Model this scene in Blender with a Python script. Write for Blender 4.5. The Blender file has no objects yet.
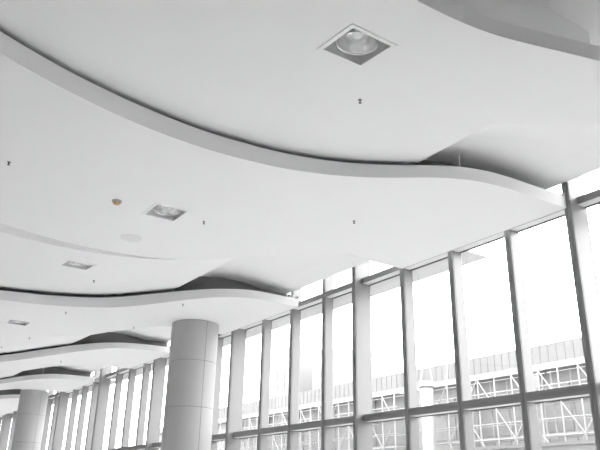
import math
# ------------------------------------------------------------------ plan geometry (metres, floor at z = 0)
FA = [(-3.92, 1.568), (-0.98, 2.842), (0.98, 3.626), (2.548, 4.038), (4.214, 4.155), (4.655, 4.145), (5.341, 4.057), (5.988, 3.881), (6.644, 3.695), (7.448, 3.508), (8.428, 3.41), (10.03, 3.381)]
FB = [(-3.92, 4.508), (-1.47, 6.321), (0.843, 7.683), (2.215, 8.163), (3.812, 8.389), (4.645, 8.34), (5.478, 8.163), (6.223, 7.85), (6.889, 7.419), (7.37, 7.056), (7.84, 6.821), (8.428, 6.693), (9.104, 6.644), (10.03, 6.605)]
FC = [(-3.92, 10.388), (-1.47, 11.956), (0.49, 12.838), (2.087, 13.436), (3.469, 13.74), (4.175, 13.769), (4.871, 13.681), (5.557, 13.446), (5.9, 13.269), (6.713, 12.407)]
FD = [(-3.92, 16.268), (-0.98, 18.228), (1.47, 19.208), (3.371, 19.326), (4.185, 19.159), (5.008, 18.865), (5.821, 18.375), (6.488, 17.64), (7.036, 16.738), (7.556, 15.876), (8.007, 15.347), (8.565, 15.023), (9.281, 14.955), (10.03, 14.965)]
FE = [(-3.92, 20.09), (-0.98, 22.148), (2.087, 23.128), (4.175, 23.422), (5.557, 23.03), (6.713, 21.981)]
FF = [(-3.92, 28.028), (0.0, 29.988), (2.94, 30.576), (4.41, 30.184), (5.478, 28.959), (6.448, 26.901), (7.272, 24.843), (7.899, 23.716), (8.555, 23.246), (9.388, 23.03), (10.03, 22.991)]
FG = [(-3.92, 36.75), (0.0, 38.612), (3.43, 39.004), (5.39, 37.828), (6.782, 35.006), (7.477, 32.928), (8.281, 31.703), (9.251, 31.38), (10.03, 31.36)]
FH = [(-3.92, 45.08), (0.0, 47.236), (3.92, 47.432), (6.076, 45.472), (7.154, 42.924), (8.016, 40.67), (8.595, 39.739), (9.31, 39.494), (10.03, 39.445)]
KB = [(6.713, 12.407), (7.673, 11.427), (8.281, 10.878), (9.114, 10.858), (10.03, 10.839)]
KD = [(6.713, 21.981), (7.624, 19.992), (8.193, 19.306), (9.114, 19.208), (10.03, 19.208)]
KF = [(6.713, 30.576), (7.624, 28.224), (8.232, 27.44), (9.114, 27.146), (10.03, 27.048)]
KG = [(6.713, 38.808), (7.624, 36.456), (8.232, 35.868), (9.114, 35.574), (10.03, 35.476)]
HB = [(-3.92, 0.265), (0.784, 0.274), (2.94, 0.299), (4.606, 0.284), (6.174, 0.245), (7.35, 0.216), (8.33, 0.225), (10.03, 0.221)]
HD = [(-3.92, 0.255), (3.332, 0.27), (5.782, 0.279), (6.468, 0.294), (7.056, 0.274), (8.036, 0.216), (10.03, 0.206)]

FK = [(x, y + 8.6) for x, y in FE]          # back panel of the fourth wave
FL = [(x, y + 17.0) for x, y in FE]         # back panel of the fifth wave
FA2 = FA
XE = 10.03        # inner edge of the suspended ceiling beside the glass
XS = 6.713        # where back panels end and the raised side soffit starts
XL = -3.92        # left end of the suspended ceiling
ZB = 6.453        # underside of every wave at its front edge
ZTOP = 7.68       # structural ceiling above
RISE = 0.485      # side soffit lift above ZB
SHELF = 0.60      # depth of the shadow slot behind every front edge

_cache = {}
def spline(kn):
    key = id(kn)
    if key in _cache: return _cache[key]
    x = [a for a, b in kn]; y = [b for a, b in kn]; n = len(x)
    h = [x[i+1] - x[i] for i in range(n-1)]
    al = [0]*n
    for i in range(1, n-1): al[i] = 3*((y[i+1]-y[i])/h[i] - (y[i]-y[i-1])/h[i-1])
    l = [1]*n; mu = [0]*n; z = [0]*n
    for i in range(1, n-1):
        l[i] = 2*(x[i+1]-x[i-1]) - h[i-1]*mu[i-1]; mu[i] = h[i]/l[i]; z[i] = (al[i]-h[i-1]*z[i-1])/l[i]
    c = [0]*n; b = [0]*n; d = [0]*n
    for j in range(n-2, -1, -1):
        c[j] = z[j]-mu[j]*c[j+1]; b[j] = (y[j+1]-y[j])/h[j]-h[j]*(c[j+1]+2*c[j])/3; d[j] = (c[j+1]-c[j])/(3*h[j])
    def f(t):
        t = min(max(t, x[0]), x[-1])
        j = n-2
        for i in range(n-1):
            if t <= x[i+1]: j = i; break
        u = t - x[j]
        return y[j] + u*(b[j] + u*(c[j] + u*d[j]))
    _cache[key] = f
    return f

def lerp(kn):
    def f(t):
        if t <= kn[0][0]: return kn[0][1]
        for (a, p), (b, q) in zip(kn, kn[1:]):
            if t <= b: return p + (q-p)*(t-a)/(b-a)
        return kn[-1][1]
    return f

# every wave: front edge, edge height, crease of the side soffit, lift length, front of its back panel
hB, hD = lerp(HB), lerp(HD)
WAVES = [
    dict(f=spline(FA), h=lambda x: 0.215, k=spline(FA), L=lambda x: 2.5 - 0.75*(x-XS)/(XE-XS), c=spline(FA), t=lambda x: 0.0),
    dict(f=spline(FB), h=hB, k=spline(KB), L=lambda x: 1.9 - 0.83*min(1, (x-XS)/1.6), c=spline(FC), t=lambda x: max(0.0, 0.046*(5.9-x))),
    dict(f=spline(FD), h=hD, k=spline(KD), L=lambda x: 1.9 - 0.83*min(1, (x-XS)/1.6), c=spline(FE), t=lambda x: 0.0),
    dict(f=spline(FF), h=lambda x: hD(x)*0.93, k=spline(KF), L=lambda x: 1.9 - 0.83*min(1, (x-XS)/1.6), c=spline(FK), t=lambda x: 0.0),
    dict(f=spline(FG), h=lambda x: 0.2, k=spline(KG), L=lambda x: 1.9 - 0.83*min(1, (x-XS)/1.6), c=spline(FL), t=lambda x: 0.0),
    dict(f=spline(FH), h=lambda x: 0.2, k=None, L=None, c=None, t=None),
]
GAP = [0.08, 0.11, 0.09, 0.09, 0.09]
XC = [7.17, 7.20, 7.12, 7.10, 7.05]      # rear right corner of every back panel
Y_END = 54.0
KA = lerp([(XS, 5.60), (7.6, 5.0), (8.6, 4.4), (XE, 4.1)])
WAVES[0]['k'] = KA
WAVES[0]['L'] = lambda x: 1.5 + 0.2*(x-XS)/(XE-XS)

def rise(x, i=0): return RISE + (0.12 if i == 0 else 0.36)*max(0.0, min(1.0, (9.2-x)/2.2))

def side_z(i, x, y):                 # side soffit beside the glass
    w = WAVES[i]
    if w['k'] is None: return ZB
    k = w['k'](x); z0 = 0.0
    if i == 0: z0 = back_z(0, x, y)-ZB+0.006
    t = min(1.0, max(0.0, (y-k)/w['L'](x)))
    if i == 0: t = t*t*(3-2*t)
    return ZB + z0 + (rise(x, i)-z0)*t

def back_z(i, x, y):                 # back panel, climbing towards the next wave
    w, n = WAVES[i], WAVES[i+1]
    y0, y1 = w['c'](x), n['f'](x)
    za = ZB - w['t'](x) - 0.003; zb = ZB + n['h'](x) + GAP[i]
    return za + (zb-za)*min(1.08, max(0.0, (y-y0)/(y1-y0)))

def back_x(i, t): return XS + (XC[i]-XS)*min(t, 1.0)      # right edge of a back panel

def soffit_z(x, y):                  # lowest ceiling surface over a point of the plan
    i = 0
    for j, w in enumerate(WAVES):
        if y >= w['f'](x): i = j
    w = WAVES[i]
    if w['k'] is None: return i, ZB
    if x < XS and y > w['c'](x): return i, back_z(i, x, y)
    return i, (side_z(i, x, y) if x >= XS else ZB)

# ------------------------------------------------------------------ blender
SKY = 8.0; EXPO = 0.16
ROOM_X0 = -9.0; ROOM_Y0 = -5.0
import bpy, bmesh, random
from mathutils import Vector, Matrix
random.seed(7)
scene = bpy.context.scene
COL = scene.collection

# ---------------- materials
def mat(name, col, rough=0.5, metal=0.0, noise=0.0, scale=6.0, bump=0.0, spec=0.5):
    m = bpy.data.materials.new(name); m.use_nodes = True
    nt = m.node_tree; b = nt.nodes['Principled BSDF']
    b.inputs['Roughness'].default_value = rough; b.inputs['Metallic'].default_value = metal
    b.inputs['Specular IOR Level'].default_value = spec
    c = col if isinstance(col, tuple) else (col, col, col)
    if noise:
        tc = nt.nodes.new('ShaderNodeTexCoord'); n = nt.nodes.new('ShaderNodeTexNoise')
        n.inputs['Scale'].default_value = scale; n.inputs['Detail'].default_value = 4
        r = nt.nodes.new('ShaderNodeMapRange')
        r.inputs['To Min'].default_value = 1-noise; r.inputs['To Max'].default_value = 1+noise
        mx = nt.nodes.new('ShaderNodeMix'); mx.data_type = 'RGBA'; mx.blend_type = 'MULTIPLY'
        mx.inputs['Factor'].default_value = 1.0
        mx.inputs['A'].default_value = (*c, 1)
        nt.links.new(tc.outputs['Object'], n.inputs['Vector'])
        nt.links.new(n.outputs['Fac'], r.inputs['Value'])
        nt.links.new(r.outputs['Result'], mx.inputs['B'])
        nt.links.new(mx.outputs['Result'], b.inputs['Base Color'])
        if bump:
            bp = nt.nodes.new('ShaderNodeBump'); bp.inputs['Strength'].default_value = bump
            nt.links.new(n.outputs['Fac'], bp.inputs['Height']); nt.links.new(bp.outputs['Normal'], b.inputs['Normal'])
    else:
        b.inputs['Base Color'].default_value = (*c, 1)
    return m

def glass_mat(name, tint, haze=0.0):
    m = bpy.data.materials.new(name); m.use_nodes = True
    nt = m.node_tree; nt.nodes.clear()
    out = nt.nodes.new('ShaderNodeOutputMaterial')
    t = nt.nodes.new('ShaderNodeBsdfTransparent'); t.inputs['Color'].default_value = (tint, tint, tint, 1)
    g = nt.nodes.new('ShaderNodeBsdfGlossy'); g.inputs['Roughness'].default_value = 0.03
    f = nt.nodes.new('ShaderNodeFresnel'); geo = nt.nodes.new('ShaderNodeNewGeometry'); ior = nt.nodes.new('ShaderNodeMapRange')   # same reflectance from either face of the sheet
    ior.inputs['To Min'].default_value = 1.33; ior.inputs['To Max'].default_value = 1/1.33
    nt.links.new(geo.outputs['Backfacing'], ior.inputs['Value']); nt.links.new(ior.outputs['Result'], f.inputs['IOR'])
    mx = nt.nodes.new('ShaderNodeMixShader')
    nt.links.new(f.outputs['Fac'], mx.inputs['Fac']); nt.links.new(g.outputs['BSDF'], mx.inputs[2])
    if haze:
        d = nt.nodes.new('ShaderNodeBsdfTranslucent'); d.inputs['Color'].default_value = (.9, .9, .9, 1)
        m2 = nt.nodes.new('ShaderNodeMixShader'); m2.inputs['Fac'].default_value = haze
        nt.links.new(t.outputs['BSDF'], m2.inputs[1]); nt.links.new(d.outputs['BSDF'], m2.inputs[2])
        nt.links.new(m2.outputs['Shader'], mx.inputs[1])
    else:
        nt.links.new(t.outputs['BSDF'], mx.inputs[1])
    nt.links.new(mx.outputs['Shader'], out.inputs['Surface'])
    return m

M = dict(
    ceil=mat('white_plaster', 0.88, 0.75, noise=0.012, scale=1.5, spec=0.3),
    fascia=mat('white_plaster_edge', 0.80, 0.7, noise=0.012, scale=2.0, spec=0.3),
    slot=mat('slot_shade_grey', 0.20, 0.8, noise=0.03, scale=3),  # shade inside the slots put into the colour as a darker grey
    floor=mat('pale_polished_stone', 0.86, 0.35, noise=0.05, scale=0.8),
    wall=mat('grey_wall_paint', 0.35, 0.8, noise=0.02, scale=1.0),
    mull=mat('light_grey_powder_coat', 0.25, 0.42, 0.1, noise=0.02, scale=3),
    trans=mat('grey_powder_coat', 0.25, 0.42, 0.1, noise=0.02, scale=3),
    gasket=mat('dark_gasket', 0.12, 0.6),
    col=mat('grey_metal_cladding', 0.44, 0.5, 0.0, noise=0.02, scale=2),
    joint=mat('column_joint', 0.14, 0.6),
    underlit=mat('lit_underside_grey', 0.8, 0.5),  # paler than the transoms: ground light from below put into the colour
    trim=mat('white_enamel', 0.86, 0.4),
    house=mat('grey_housing', 0.88, 0.5),
    refl=mat('brushed_reflector', 0.94, 0.22, 0.9, noise=0.03, scale=30),
    lamp=mat('frosted_lamp', 0.9, 0.3),
    dark=mat('dark_metal', 0.10, 0.45, 0.5),
    midm=mat('sprinkler_metal', 0.25, 0.4, 0.6),
    tan=mat('amber_plastic', (0.62, 0.36, 0.14), 0.4),
    pgrey=mat('grey_plastic', 0.45, 0.5),
    grille=mat('speaker_grille', 0.78, 0.6, noise=0.15, scale=220),
    rod=mat('white_rod', 0.55, 0.4),
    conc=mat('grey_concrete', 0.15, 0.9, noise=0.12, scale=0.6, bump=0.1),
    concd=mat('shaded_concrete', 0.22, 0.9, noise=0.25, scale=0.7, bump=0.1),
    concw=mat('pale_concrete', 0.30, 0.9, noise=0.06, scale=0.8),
    scaf=mat('galvanised_tube', 0.32, 0.5, 0.2, noise=0.1, scale=2),
    plank=mat('scaffold_board', 0.26, 0.8, noise=0.2, scale=3),
    hoard=mat('white_hoarding', 0.15, 0.7, noise=0.05, scale=0.7),
    ground=mat('pale_paving', 0.28, 0.9, noise=0.08, scale=0.5),
    tower=mat('pale_tower', 0.185, 0.7, noise=0.04, scale=0.2),
    towin=mat('tower_glazing', 0.16, 0.3),
    shade=mat('sunshade_panel', 0.6, 0.6, noise=0.03, scale=2),
    glass=glass_mat('clear_glass', 0.97),
    glassl=glass_mat('hazy_glass', 0.86, 0.035),
)

# ---------------- builders
def link(o, parent=None):
    COL.objects.link(o)
    if parent: o.parent = parent
    return o

def root(name, loc, label=None, cat=None, group=None, kind=None):
    o = bpy.data.objects.new(name, None); o.location = loc; o.empty_display_size = 0.2
    COL.objects.link(o); tag(o, label, cat, group, kind); return o

def tag(o, label=None, cat=None, group=None, kind=None):
    if label: o['label'] = label
    if cat: o['category'] = cat
    if group: o['group'] = group
    if kind: o['kind'] = kind
    return o

def mesh(name, bm, m, parent=None, off=(0, 0, 0), smooth=False):
    """one mesh object; bm holds world coordinates, off = location of the parent"""
    bmesh.ops.remove_doubles(bm, verts=bm.verts, dist=1e-5)
    bmesh.ops.recalc_face_normals(bm, faces=bm.faces)
    me = bpy.data.meshes.new(name)
    if any(off): bmesh.ops.translate(bm, verts=bm.verts, vec=(-off[0], -off[1], -off[2]))
    bm.to_mesh(me); bm.free()
    me.materials.append(m)
    for p in me.polygons: p.use_smooth = smooth
    o = bpy.data.objects.new(name, me)
    return link(o, parent)

def box(bm, x0, x1, y0, y1, z0, z1):
    v = [bm.verts.new((x, y, z)) for x in (x0, x1) for y in (y0, y1) for z in (z0, z1)]
    for f in ((0, 1, 3, 2), (4, 6, 7, 5), (0, 4, 5, 1), (2, 3, 7, 6), (0, 2, 6, 4), (1, 5, 7, 3)):
        bm.faces.new([v[i] for i in f])
    return v

def bar(bm, a, b, r, n=8):
    a, b = Vector(a), Vector(b); d = (b-a).normalized()
    u = d.orthogonal().normalized(); w = d.cross(u)
    R = [[bm.verts.new(p + u*r*math.cos(2*math.pi*i/n) + w*r*math.sin(2*math.pi*i/n)) for i in range(n)] for p in (a, b)]
    for i in range(n):
        j = (i+1) % n; bm.faces.new((R[0][i], R[0][j], R[1][j], R[1][i]))
    bm.faces.new(R[0][::-1]); bm.faces.new(R[1])

def lathe(bm, prof, cx=0, cy=0, n=32, a0=0.0, a1=None, cap=False):
    full = a1 is None; span = 2*math.pi if full else a1-a0
    m = n if full else n+1
    rings = []
    for r, z in prof:
        rings.append([bm.verts.new((cx+r*math.cos(a0+span*i/n), cy+r*math.sin(a0+span*i/n), z)) for i in range(m)])
    for q in range(len(prof)-1):
        for i in range(n):
            j = (i+1) % m if full else i+1
            vs = [rings[q][i], rings[q][j], rings[q+1][j], rings[q+1][i]]
            bm.faces.new(vs)
    if cap and full:
        bm.faces.new(rings[0][::-1]); bm.faces.new(rings[-1])
    return rings

def strip(bm, A, B):
    a = [bm.verts.new(p) for p in A]; b = [bm.verts.new(p) for p in B]
    for i in range(len(a)-1): bm.faces.new((a[i], a[i+1], b[i+1], b[i]))

def grid(bm, rows):
    V = [[bm.verts.new(p) for p in r] for r in rows]
    for q in range(len(V)-1):
        for i in range(len(V[0])-1): bm.faces.new((V[q][i], V[q][i+1], V[q+1][i+1], V[q+1][i]))

def square_hole(bm, cx, cy, s):
    """cut a square opening through a soffit"""
    for co, no in (((cx-s, cy, 0), (1, 0, 0)), ((cx+s, cy, 0), (1, 0, 0)), ((cx, cy-s, 0), (0, 1, 0)), ((cx, cy+s, 0), (0, 1, 0))):
        fs = [f for f in bm.faces if min(v.co.x for v in f.verts) < cx+s and max(v.co.x for v in f.verts) > cx-s
              and min(v.co.y for v in f.verts) < cy+s and max(v.co.y for v in f.verts) > cy-s]
        g = set(fs)
        for f in fs: g.update(f.edges); g.update(f.verts)
        bmesh.ops.bisect_plane(bm, geom=list(g), plane_co=co, plane_no=no, dist=1e-6)
    kill = [f for f in bm.faces if abs(f.calc_center_median().x-cx) < s-1e-4 and abs(f.calc_center_median().y-cy) < s-1e-4]
    bmesh.ops.delete(bm, geom=kill, context='FACES')

def xs(a, b, n): return [a+(b-a)*i/n for i in range(n+1)]

# ---------------- the wavy suspended ceiling
LIGHTS = [  # x, y, wave, on the back panel?
    (4.258, 5.233, 0, True), (4.444, 11.03, 1, False), (4.14, 15.20, 1, True), (4.40, 21.69, 2, False)]
HOLE = 0.295
MAIN_LABEL = [
    'nearest white wavy ceiling panel, its curved edge crossing the top right corner below a grey upstand',
    'broad white wavy ceiling panel with the long S-curved edge sweeping across the whole picture',
    'white wavy ceiling panel whose curved edge passes just above the large round column',
    'white wavy ceiling panel whose edge ends at the glass just left of the large round column',
    'small far white wavy ceiling panel resting above the far round column',
    'farthest white ceiling panel, a sliver at the left edge beyond the far column']
BACK_LABEL = [
    'white sloping ceiling panel holding the largest recessed downlight nearest the camera',
    'white sloping ceiling panel with a thin grey tapering front edge below the round speaker',
    'white sloping ceiling panel behind the small downlight at the left edge',
    'far white sloping ceiling panel between the two round columns',
    'farthest white sloping ceiling panel beyond the far round column']

def build_wave(i):
    w = WAVES[i]; f = w['f']; h = w['h']; last = i == len(WAVES)-1
    XR = xs(XS, XE, 40); XLs = xs(XL, XS, 110)
    base = (4.0, f(4.0)+1.0, ZB)
    r = root('ceiling_panel', base, MAIN_LABEL[i], 'ceiling panel')
    # soffit
    bm = bmesh.new()
    if last:
        grid(bm, [[(x, f(x)+(Y_END-f(x))*t, ZB) for x in xs(XL, XE, 120)] for t in (0, .3, 1)])
    else:
        n = WAVES[i+1]; rear = lambda x: n['f'](x)+SHELF
        rows = []
        fr = (0, .25, .5, .75, 1)
        for t in fr: rows.append([(x, f(x)+(w['k'](x)-f(x))*t) for x in XR])
        for t in ((.1, .2, .3, .4, .5, .6, .7, .8, .9, 1.0) if i == 0 else (.9, 1.0)): rows.append([(x, w['k'](x)+w['L'](x)*t) for x in XR])
        for t in (.25, .5, .75, 1): rows.append([(x, w['k'](x)+w['L'](x)+(rear(x)-w['k'](x)-w['L'](x))*t) for x in XR])
        rows = [[(x, y, side_z(i, x, y)) for x, y in rw] for rw in rows]
        grid(bm, rows)
        if i > 0:
            grid(bm, [[(x, f(x)+(w['c'](x)+0.012-f(x))*t, ZB) for x in XLs] for t in (0, .2, .4, .6, .8, 1)])
        # turned-up end beside the glass
        e = [rw[-1] for rw in rows]
        strip(bm, e, [(x, y, z+0.30) for x, y, z in e])
    for (lx, ly, wi, bk) in LIGHTS:
        if wi == i and not bk: square_hole(bm, lx, ly, HOLE)
    mesh('soffit', bm, M['ceil'], r, base)
    # front edge
    X = xs(XL, XE, 170); bm = bmesh.new()
    strip(bm, [(x, f(x), ZB) for x in X], [(x, f(x), ZB+h(x)) for x in X])
    strip(bm, [(x, f(x), ZB+h(x)) for x in X], [(x, f(x)+0.05, ZB+h(x)) for x in X])
    strip(bm, [(XE, f(XE), ZB), (XE, f(XE)+SHELF, ZB)], [(XE, f(XE), ZB+h(XE)), (XE, f(XE)+SHELF, ZB+h(XE))])
    mesh('fascia', bm, M['fascia'], r, base)
    # shelf behind the edge and the upstand that closes the shadow slot
    bm = bmesh.new()
    if i == 0:
        xe = 7.59; X = xs(XL, xe, 120); yb = 4.31
        strip(bm, [(x, f(x)+0.05, ZB+h(x)) for x in xs(XL, XE, 150)], [(x, max(yb+0.4, f(x)+0.8), ZB+h(x)) for x in xs(XL, XE, 150)])
        mesh('shelf', bm, M['ceil'], r, base)
        bm = bmesh.new(); box(bm, XL, xe, yb, yb+0.35, ZB+h(4)-0.002, ZTOP-0.003)
        mesh('upstand', bm, M['fascia'], r, base)
    else:
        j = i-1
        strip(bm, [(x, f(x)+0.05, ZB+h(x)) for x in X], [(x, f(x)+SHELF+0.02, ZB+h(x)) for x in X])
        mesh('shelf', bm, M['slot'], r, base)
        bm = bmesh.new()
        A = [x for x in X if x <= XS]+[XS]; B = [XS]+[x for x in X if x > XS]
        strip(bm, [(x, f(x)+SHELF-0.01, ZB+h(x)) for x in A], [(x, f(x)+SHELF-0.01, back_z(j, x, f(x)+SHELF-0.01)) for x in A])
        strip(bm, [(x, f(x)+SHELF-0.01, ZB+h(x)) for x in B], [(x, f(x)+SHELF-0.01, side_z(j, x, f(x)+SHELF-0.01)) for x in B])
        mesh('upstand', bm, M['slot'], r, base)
    if last: return
    # back panel
    c = w['c']; n = WAVES[i+1]
    base = (3.0, c(3.0)+1.0, ZB)
    r = root('ceiling_panel', base, BACK_LABEL[i], 'ceiling panel')
    rear = lambda x: n['f'](x)+SHELF
    bm = bmesh.new()
    def bz(x, y): return back_z(i, x, y)
    rows = []
    for t in xs(0, 1, 10)+[2.0]:
        rw = []
        for u in xs(0, 1, 110):
            x = XL+(back_x(i, t)-XL)*u
            y = c(x)+(n['f'](x)-c(x))*t if t <= 1 else rear(x)-0.012
            rw.append((x, y, bz(x, y)))
        rows.append(rw)
    grid(bm, rows)
    e = [rw[-1] for rw in rows]
    for (lx, ly, wi, bk) in LIGHTS:
        if wi == i and bk: square_hole(bm, lx, ly, HOLE)
    mesh('soffit', bm, M['ceil'], r, base)
    bm = bmesh.new()
    strip(bm, e, [(x, y, max(z+0.03, side_z(i, x, y)-0.004)) for x, y, z in e])      # end facing the glass
    mesh('side_edge', bm, M['fascia'], r, base)
    if i == 1:
        bm = bmesh.new(); XX = [x for x in XLs if x <= 5.9]
        strip(bm, [(x, c(x), bz(x, c(x))) for x in XX], [(x, c(x), ZB) for x in XX])
        mesh('fascia', bm, M['fascia'], r, base)
for i in range(len(WAVES)): build_wave(i)

# ---------------- things set into or hung from the ceiling
def make_downlight():
    r = root('recessed_downlight', (0, 0, 0))
    o, q, t = 0.335, 0.28, 0.012
    bm = bmesh.new()
    for a in ((-o, o, -o, -q), (-o, o, q, o), (-o, -q, -q, q), (q, o, -q, q)): box(bm, *a, -t, 0.001)
    mesh('trim_frame', bm, M['trim'], r)
    bm = bmesh.new(); H = 0.34
    for a in ((-q-.01, q+.01, -q-.01, -q), (-q-.01, q+.01, q, q+.01), (-q-.01, -q, -q, q), (q, q+.01, -q, q)): box(bm, *a, -0.004, H)
    box(bm, -q-.01, q+.01, -q-.01, q+.01, H, H+.01)
    mesh('housing', bm, M['house'], r)
    bm = bmesh.new()
    prof = [(0.245, 0.035), (0.248, 0.045), (0.238, 0.048)]
    for k in range(11):
        a = math.pi/2*k/10; prof.append((0.238*math.cos(a)*0.99+0.04*(k/10), 0.05+0.25*math.sin(a)))
    lathe(bm, prof, n=40)
    mesh('reflector', bm, M['refl'], r, smooth=True)
    bm = bmesh.new()
    lathe(bm, [(0.0005, 0.12), (0.04, 0.125), (0.066, 0.15), (0.075, 0.19), (0.066, 0.24), (0.045, 0.30)], n=24)
    mesh('lamp', bm, M['lamp'], r, smooth=True)
    return r

def dup(o, loc, rot=(0, 0, 0)):
    c = o.copy(); COL.objects.link(c); c.location = loc; c.rotation_euler = rot
    for ch in list(o.children):
        d = ch.copy(); COL.objects.link(d); d.parent = c
    return c

DL = ['largest square recessed downlight with silver bowl reflector, at the top of the picture',
      'square recessed downlight to the right of the amber smoke detector',
      'square recessed downlight just below the thin tapering ceiling edge at left',
      'smallest square recessed downlight close to the left edge of the picture']
proto = make_downlight()
for n, (lx, ly, wi, bk) in enumerate(LIGHTS):
    z = soffit_z(lx, ly)[1]; rx = 0.0
    if bk:
        dz = (soffit_z(lx, ly+.2)[1]-soffit_z(lx, ly-.2)[1])/.4; rx = math.atan(dz)
    o = proto if n == 0 else dup(proto, (0, 0, 0))
    o.location = (lx, ly, z); o.rotation_euler = (rx, 0, 0)
    tag(o, DL[n], 'downlight', 'square recessed downlights')

def make_sprinkler():
    r = root('sprinkler', (0, 0, 0))
    bm = bmesh.new(); lathe(bm, [(0.0005, 0.0), (0.034, 0.0), (0.032, -0.008), (0.016, -0.012), (0.0005, -0.012)], n=20)
    mesh('escutcheon', bm, M['midm'], r)
    bm = bmesh.new(); bar(bm, (0, 0, -0.01), (0, 0, -0.03), 0.013, 12)
    bar(bm, (-0.011, 0, -0.028), (-0.016, 0, -0.052), 0.004); bar(bm, (0.011, 0, -0.028), (0.016, 0, -0.052), 0.004)
    bar(bm, (-0.016, 0, -0.05), (0, 0, -0.068), 0.004); bar(bm, (0.016, 0, -0.05), (0, 0, -0.068), 0.004)
    bar(bm, (0, 0, -0.03), (0, 0, -0.062), 0.005)
    mesh('frame', bm, M['dark'], r)
    bm = bmesh.new()
    lathe(bm, [(0.0005, -0.066), (0.024, -0.064), (0.026, -0.067), (0.0005, -0.070)], n=16)
    mesh('deflector', bm, M['dark'], r)
    return r
SPR = [(5.091, 6.208, 'small dark sprinkler head right below the largest downlight'),
       (7.438, 9.30, 'small grey sprinkler head alone in the middle of the broad ceiling panel, toward the glass'),
       (1.612, 10.619, 'small dark sprinkler head at the far left edge on the broad ceiling panel'),
       (5.208, 11.007, 'small sprinkler head just right of the downlight near the smoke detector'),
       (5.009, 16.704, 'small sprinkler head beside the downlight under the tapering ceiling edge'),
       (5.184, 19.505, 'small sprinkler head right above the smallest downlight, just past the curved edge'),
       (5.277, 23.838, 'dark sprinkler head right below the smallest downlight'),
       (7.445, 16.645, 'small sprinkler head above and left of the large round column'),
       (7.41, 20.022, 'small sprinkler head left of the large round column top, on the same panel'),
       (7.317, 27.207, 'tiny sprinkler head on the far panel left of the large column'),
       (5.028, 26.875, 'tiny sprinkler head at the left picture edge below the smallest downlight')]
sp = make_sprinkler()
for n, (x, y, lab) in enumerate(SPR):
    o = sp if n == 0 else dup(sp, (0, 0, 0))
    o.location = (x, y, soffit_z(x, y)[1]+0.001); o.rotation_euler = (0, 0, 0.5+n*0.9)
    o.scale = (.85, .85, .75); tag(o, lab, 'sprinkler', 'ceiling sprinklers')

r = root('smoke_detector', (3.535, 11.068, ZB), 'small grey and amber smoke detector on the broad white ceiling panel', 'smoke detector')
bm = bmesh.new(); lathe(bm, [(0.0005, 0.001), (0.085, 0.001), (0.085, -0.022), (0.07, -0.034), (0.0005, -0.034)], n=28)
mesh('base', bm, M['pgrey'], r, smooth=False)
bm = bmesh.new(); lathe(bm, [(0.062, -0.033), (0.064, -0.048), (0.05, -0.062), (0.03, -0.070), (0.0005, -0.072)], n=28)
mesh('sensor_head', bm, M['tan'], r, smooth=True)

r = root('ceiling_speaker', (4.431, 12.69, ZB), 'flat round pale grey speaker set in the ceiling below the smoke detector', 'speaker')
bm = bmesh.new(); lathe(bm, [(0.19, 0.001), (0.215, 0.001), (0.213, -0.008), (0.195, -0.010), (0.19, -0.006)], n=48)
mesh('rim', bm, M['grille'], r)
bm = bmesh.new(); lathe(bm, [(0.0005, -0.008), (0.10, -0.007), (0.191, -0.004), (0.191, 0.001)], n=48)
mesh('grille', bm, M['grille'], r)

# hanger rods seen in the shadow slots
for (wi, x, dy, lab) in ((1, 7.74, 0.06, 'thin white hanger rod in the dark slot above the broad ceiling panel edge'),
                         (2, 7.13, 0.06, 'thin white hanger rod in the dark slot above and left of the large column'),
                         (4, 7.93, 0.06, 'thin white hanger rod in the dark slot above the far round column')):
    y = WAVES[wi]['f'](x)+dy; z0 = ZB+WAVES[wi]['h'](x); z1 = ZB+RISE
    r = root('hanger_rod', (x, y, z0), lab, 'hanger rod')
    bm = bmesh.new(); bar(bm, (x, y, z0), (x, y, z1), 0.008); mesh('rod', bm, M['rod'], r, (x, y, z0))
    bm = bmesh.new(); bar(bm, (x, y, z1-0.02), (x, y, z1), 0.03, 12); mesh('anchor', bm, M['rod'], r, (x, y, z0))
# small bracket on the edge end near the glass
x, y = 9.78, WAVES[2]['f'](9.78)+0.06; z = ZB+WAVES[2]['h'](9.78)
r = root('bracket', (x, y, z), 'small white bracket with dark bolts on a ceiling edge end, right of the large column', 'bracket')
bm = bmesh.new(); box(bm, x-.10, x+.13, y-.02, y+.02, z, z+.10); mesh('plate', bm, M['rod'], r, (x, y, z))
for dx, dz in ((-.04, .05), (.06, .06)):
    bm = bmesh.new(); bar(bm, (x+dx, y-.02, z+dz), (x+dx, y-.06, z+dz), 0.022, 14); mesh('bolt', bm, M['dark'], r, (x, y, z))

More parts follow.
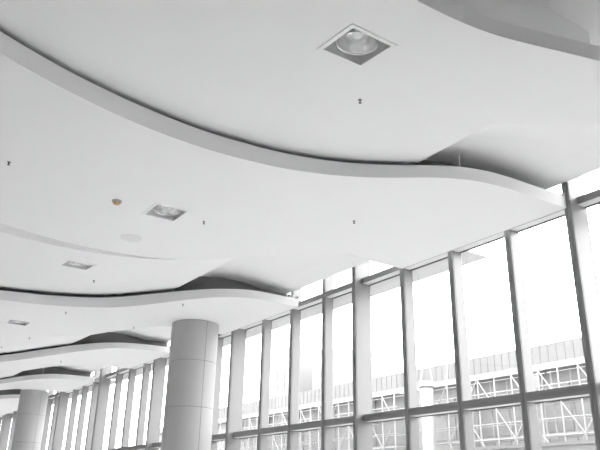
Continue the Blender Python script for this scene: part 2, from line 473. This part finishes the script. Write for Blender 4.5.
# ---------------- curtain wall
D = 10.466; Y0 = 6.590; BAY = 1.5; W = 0.131
XM, XJ = 10.231, 10.033
TR = [(3.313, 0.149), (6.552, 0.127)]
K0, K1 = -4, 31
WTOP = ZTOP-0.004
def mullion_bm(y, major):
    xi = XJ if major else XM; bm = bmesh.new()
    box(bm, xi+0.030, D+0.03, y-W/2, y+W/2, 0.0, WTOP)
    box(bm, xi+0.018, xi+0.030, y-W/2+0.012, y+W/2-0.012, 0.0, WTOP)
    return bm
def cap_bm(y, major):
    xi = XJ if major else XM; bm = bmesh.new()
    box(bm, xi, xi+0.018, y-W/2, y-0.006, 0.0, WTOP)
    box(bm, xi, xi+0.018, y+0.006, y+W/2, 0.0, WTOP)
    box(bm, xi+0.010, xi+0.018, y-0.006, y+0.006, 0.0, WTOP)
    return bm
for n, k in enumerate(range(K0, K1)):
    ya, yb = Y0+BAY*k, Y0+BAY*(k+1)
    major = k % 4 == 0
    base = (D, ya, 0)
    r = root('window_%d' % (n+1), base, kind='structure')
    m = mesh('mullion', mullion_bm(ya, major), M['mull'], r, base)
    if major: m['label'] = 'deep grey mullion'
    mesh('cover_cap', cap_bm(ya, major), M['trans'], m, base)
    y0, y1 = ya+W/2, yb-W/2
    for z, h in TR:
        bm = bmesh.new()
        box(bm, XM+0.012, D+0.03, y0, y1, z, z+h)
        box(bm, XM, XM+0.012, y0, y1, z, z+h*0.46); box(bm, XM, XM+0.012, y0, y1, z+h*0.54, z+h)
        mesh('transom', bm, M['trans'], r, base)
        bm = bmesh.new(); box(bm, XM+0.02, D+0.012, y0, y1, z-0.006, z); mesh('lit_underside', bm, M['underlit'], r, base)  # transom underside, its brightness from below painted as a pale strip
        bm = bmesh.new(); box(bm, D-0.03, D+0.012, y0, y1, z-0.022, z-0.006); mesh('gasket', bm, M['gasket'], r, base)
    bm = bmesh.new(); box(bm, XM, D+0.03, y0, y1, 0.0, 0.10); mesh('sill', bm, M['trans'], r, base)
    for z0, z1, gm in ((0.10, TR[0][0]-0.022, 'glassl'), (TR[0][0]+TR[0][1], TR[1][0]-0.022, 'glass'), (TR[1][0]+TR[1][1], WTOP, 'glass')):
        bm = bmesh.new(); box(bm, D, D+0.010, y0, y1, z0, z1); mesh('pane', bm, M[gm], r, base)
# last mullion
base = (D, Y0+BAY*K1, 0)
mesh('trim_1', mullion_bm(Y0+BAY*K1, False), M['mull'])['kind'] = 'structure'

# ---------------- round columns
def column(cx, cy, R, top, label):
    base = (cx, cy, 0); r = root('round_column', base, label, 'column', None)
    bm = bmesh.new(); lathe(bm, [(R-0.02, 0), (R-0.02, top)], cx, cy, 64, cap=True); mesh('core', bm, M['joint'], r, base, True)
    seams = [0.0, 0.12, 1.42, 2.71, 4.0, 5.29, top]
    ang = math.atan2(-cy, -cx) + math.radians(29)
    g = 0.0065
    for a, b in zip(seams[1:], seams[2:]):
        for q in range(4):
            a0 = ang+q*math.pi/2+g/R/1.0; a1 = ang+(q+1)*math.pi/2-g/R
            bm = bmesh.new()
            lathe(bm, [(R-0.02, a+g), (R-0.003, a+g), (R, a+g+0.003), (R, b-g-0.003), (R-0.003, b-g), (R-0.02, b-g)], cx, cy, 24, a0, a1)
            mesh('cladding_panel', bm, M['col'], r, base)
    bm = bmesh.new(); lathe(bm, [(R+0.012, 0), (R+0.012, 0.12), (R-0.02, 0.12)], cx, cy, 64); mesh('skirting', bm, M['trans'], r, base)
column(8.76, 18.56, 0.69, 6.452, 'large round grey metal-clad column standing in front of the glass wall')
column(8.74, 36.40, 0.665, 6.452, 'far round grey column at the lower left corner')

# ---------------- room shell
def plate(name, b, m):
    bm = bmesh.new(); box(bm, *b); return tag(mesh(name, bm, M[m]), kind='structure')
plate('floor', (ROOM_X0, D+0.03, ROOM_Y0, 55.0, -0.25, 0.0), 'floor')
plate('ceiling', (ROOM_X0, D+0.03, ROOM_Y0, 55.0, ZTOP, ZTOP+0.3), 'ceil')
plate('wall_left', (ROOM_X0-0.2, ROOM_X0, ROOM_Y0, 55.0, -0.25, ZTOP+0.3), 'wall')
plate('wall_front', (ROOM_X0, D+0.03, ROOM_Y0-0.2, ROOM_Y0, -0.25, ZTOP+0.3), 'wall')
plate('wall_right', (D-0.1, D+0.03, ROOM_Y0, Y0+BAY*K0-W/2, 0.0, ZTOP), 'wall')
plate('wall_back', (ROOM_X0, D+0.03, 55.0, 55.2, -0.25, ZTOP+0.3), 'wall')

# ---------------- outside
bm = bmesh.new(); box(bm, D+0.04, 260, -120, 300, -0.6, -0.3); tag(mesh('ground', bm, M['ground']), kind='structure')
GZ = -0.3
for (a, b, lab) in ((-4.0, 6.3, 'thin grey sunshade outside the glass at the right edge of the picture'),
                    (9.35, 30.6, 'long thin grey sunshade outside the glass along the middle windows'),
                    (31.0, 53.0, 'far thin grey sunshade outside the glass beyond the large column')):
    r = root('sunshade', (D+0.3, a, 6.45), lab, 'sunshade')
    bm = bmesh.new(); box(bm, D+0.029, 11.09, a, b, 6.535, 6.575); mesh('blade', bm, M['shade'], r, (D+0.3, a, 6.45))
    bm = bmesh.new(); box(bm, 11.09, 11.11, a, b, 6.525, 6.585); mesh('edge_trim', bm, M['shade'], r, (D+0.3, a, 6.45))

BX = 32.0
r = root('concrete_building', (BX, 15, GZ), 'unfinished grey concrete building outside behind white scaffolding', 'building')
B = (BX, 15, GZ)
bm = bmesh.new(); box(bm, BX+1.2, BX+14, 8, 75, 8.6, 10.15)
for k in range(120): box(bm, BX+1.17, BX+1.2, 8.3+k*.55, 8.36+k*.55, 8.6, 10.15)
mesh('parapet_wall', bm, M['conc'], r, B)
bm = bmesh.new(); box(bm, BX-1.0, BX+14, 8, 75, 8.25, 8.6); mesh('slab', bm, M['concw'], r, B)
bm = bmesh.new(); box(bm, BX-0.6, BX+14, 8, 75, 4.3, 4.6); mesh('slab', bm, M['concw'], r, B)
bm = bmesh.new(); box(bm, BX-0.2, BX+13, 8.5, 74, GZ, 4.3)
for k in range(16): box(bm, BX-0.3, BX-0.2, 10+k*4, 11.4+k*4, GZ, 3.0)
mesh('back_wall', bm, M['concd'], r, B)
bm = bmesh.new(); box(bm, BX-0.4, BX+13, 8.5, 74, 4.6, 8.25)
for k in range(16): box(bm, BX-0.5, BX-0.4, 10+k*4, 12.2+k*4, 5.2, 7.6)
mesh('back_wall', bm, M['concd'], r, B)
for k in range(14):
    y = 10+k*4.6; bm = bmesh.new(); box(bm, BX-0.9, BX-0.45, y-.25, y+.25, GZ, 8.25); mesh('pillar', bm, M['concw'], r, B)
for k in range(5):
    y = 29.4+k*1.2; bm = bmesh.new(); bar(bm, (BX-0.4, y, 8.6), (BX-0.4+.2*(k % 2), y+.3*(k % 3-1), 10.4-.3*(k % 2)), 0.04); mesh('starter_bar', bm, M['scaf'], r, B)

def scaffold(x, ya, n, step, top, label):
    base = (x, ya, GZ); r = root('scaffold', base, label, 'scaffold')
    yb = ya+n*step; lv = [GZ+0.3+0.8*k for k in range(int((top-GZ-.3)/0.8)+1)]
    for k in range(n+1):
        for dx in (0, 1.0):
            bm = bmesh.new(); bar(bm, (x+dx, ya+k*step, GZ), (x+dx, ya+k*step, top+random.uniform(-.3, .25)), 0.044, 6)
            mesh('standard', bm, M['scaf'], r, base)
    for z in lv:
        for dx in (0, 1.0):
            bm = bmesh.new(); bar(bm, (x+dx, ya-.2, z), (x+dx, yb+.2, z), 0.034, 6); mesh('ledger', bm, M['scaf'], r, base)
    for k in range(n):
        for q in range(0, len(lv)-1, 2):
            if (k+q//2) % 3 == 2: continue
            s = (k+q//2) % 2; z1 = min(lv[q]+1.6, top)
            bm = bmesh.new(); bar(bm, (x-.06, ya+(k+s)*step, lv[q]), (x-.06, ya+(k+1-s)*step, z1), 0.030, 6); mesh('brace', bm, M['scaf'], r, base)
    for z in lv[2::2]:
        bm = bmesh.new(); box(bm, x+.1, x+.9, ya, yb, z+.05, z+.11); mesh('platform', bm, M['plank'], r, base)
scaffold(BX-2.4, 12.0, 9, 1.15, 8.15, 'white tube scaffold outside, seen through the pane nearest the right edge')
scaffold(BX-2.4, 22.9, 7, 1.15, 8.15, 'white tube scaffold outside, seen through the third pane from the right')
scaffold(BX-2.4, 33.2, 7, 1.15, 8.1, 'white tube scaffold outside, left of the round white concrete pier')
scaffold(BX-2.4, 42.3, 11, 1.25, 8.0, 'far white tube scaffold outside, seen through the middle panes')
r = root('concrete_pier', (BX-3.2, 29.5, GZ), 'round white concrete pier standing outside among the scaffolds', 'pier')
bm = bmesh.new(); lathe(bm, [(0.0005, GZ), (0.36, GZ), (0.36, 7.9), (0.0005, 7.9)], BX-3.2, 29.5, 28); mesh('shaft', bm, M['scaf'], r, (BX-3.2, 29.5, GZ), True)
bm = bmesh.new(); lathe(bm, [(0.0005, 7.9), (0.46, 7.9), (0.46, 8.2), (0.0005, 8.2)], BX-3.2, 29.5, 28); mesh('cap', bm, M['scaf'], r, (BX-3.2, 29.5, GZ))
r = root('hoarding', (20, 10, GZ), 'long pale site hoarding outside below the scaffolding', 'hoarding')
bm = bmesh.new(); box(bm, 20, 20.06, -6, 60, GZ, 3.45)
for k in range(28): box(bm, 19.96, 20, -6+k*2.4, -5.94+k*2.4, GZ, 3.45)
mesh('panels', bm, M['hoard'], r, (20, 10, GZ))
bm = bmesh.new(); box(bm, 19.94, 20.1, -6, 60, 3.45, 3.55); mesh('top_rail', bm, M['hoard'], r, (20, 10, GZ))

def tower(x, y, sx, sy, h, label, rows):
    b = (x, y, GZ); r = root('tower_block', b, label, 'tower block')
    bm = bmesh.new(); box(bm, x, x+sx, y, y+sy, GZ, h); mesh('wall', bm, M['tower'], r, b)
    m = max(2, int(sy/3.2))
    for q in range(m):
        y0 = y+sy*(q+.25)/m; bm = bmesh.new()
        for k in range(rows): box(bm, x-.15, x+.01, y0, y0+sy*.5/m, GZ+3+k*(h-5)/rows, GZ+3+k*(h-5)/rows+(h-5)/rows*.7)
        mesh('window_strip', bm, M['towin'], r, b)
    bm = bmesh.new(); box(bm, x+sx*.3, x+sx*.7, y+sy*.3, y+sy*.7, h, h+2.5); mesh('plant_room', bm, M['tower'], r, b)
tower(95, 126, 12, 9, 33, 'slender far pale tower block, faint through the panes left of the middle mullion', 12)
tower(95, 143, 12, 10, 38, 'taller far pale tower block, faintest, further left through the panes', 12)
tower(70, 95, 14, 40, 17, 'wide low far pale block, faint behind the scaffolding', 5)

# ---------------- light
world = bpy.data.worlds.new('overcast_sky'); scene.world = world; world.use_nodes = True
nt = world.node_tree; bg = nt.nodes['Background']
bg.inputs['Color'].default_value = (1, 1, 1, 1); bg.inputs['Strength'].default_value = SKY

# ---------------- camera
f, pit, yaw, roll = 691.598, 0.380853, 0.590568, 0.020295
cp, sp_, cy_, sy_ = math.cos(pit), math.sin(pit), math.cos(yaw), math.sin(yaw)
F = Vector((sy_*cp, cy_*cp, sp_)); Rt = Vector((cy_, -sy_, 0)); U = Rt.cross(F)
cr, sr = math.cos(roll), math.sin(roll)
R2 = Rt*cr+U*sr; U2 = U*cr-Rt*sr
cam = bpy.data.cameras.new('camera'); co = bpy.data.objects.new('camera', cam); COL.objects.link(co)
mw = Matrix.Identity(4)
for i in range(3): mw[i][0] = R2[i]; mw[i][1] = U2[i]; mw[i][2] = -F[i]
mw[0][3], mw[1][3], mw[2][3] = 0.0, 0.0, 1.6
co.matrix_world = mw
cam.sensor_width = 36; cam.lens = f*36/600; cam.clip_start = 0.05; cam.clip_end = 1000
scene.camera = co
vs = scene.view_settings
vs.view_transform = 'Standard'; vs.look = 'None'; vs.gamma = 1; vs.use_curve_mapping = False
vs.exposure = EXPO
scene.cycles.max_bounces = 12; scene.cycles.diffuse_bounces = 8
scene.cycles.transparent_max_bounces = 16
scene.cycles.use_denoising = True
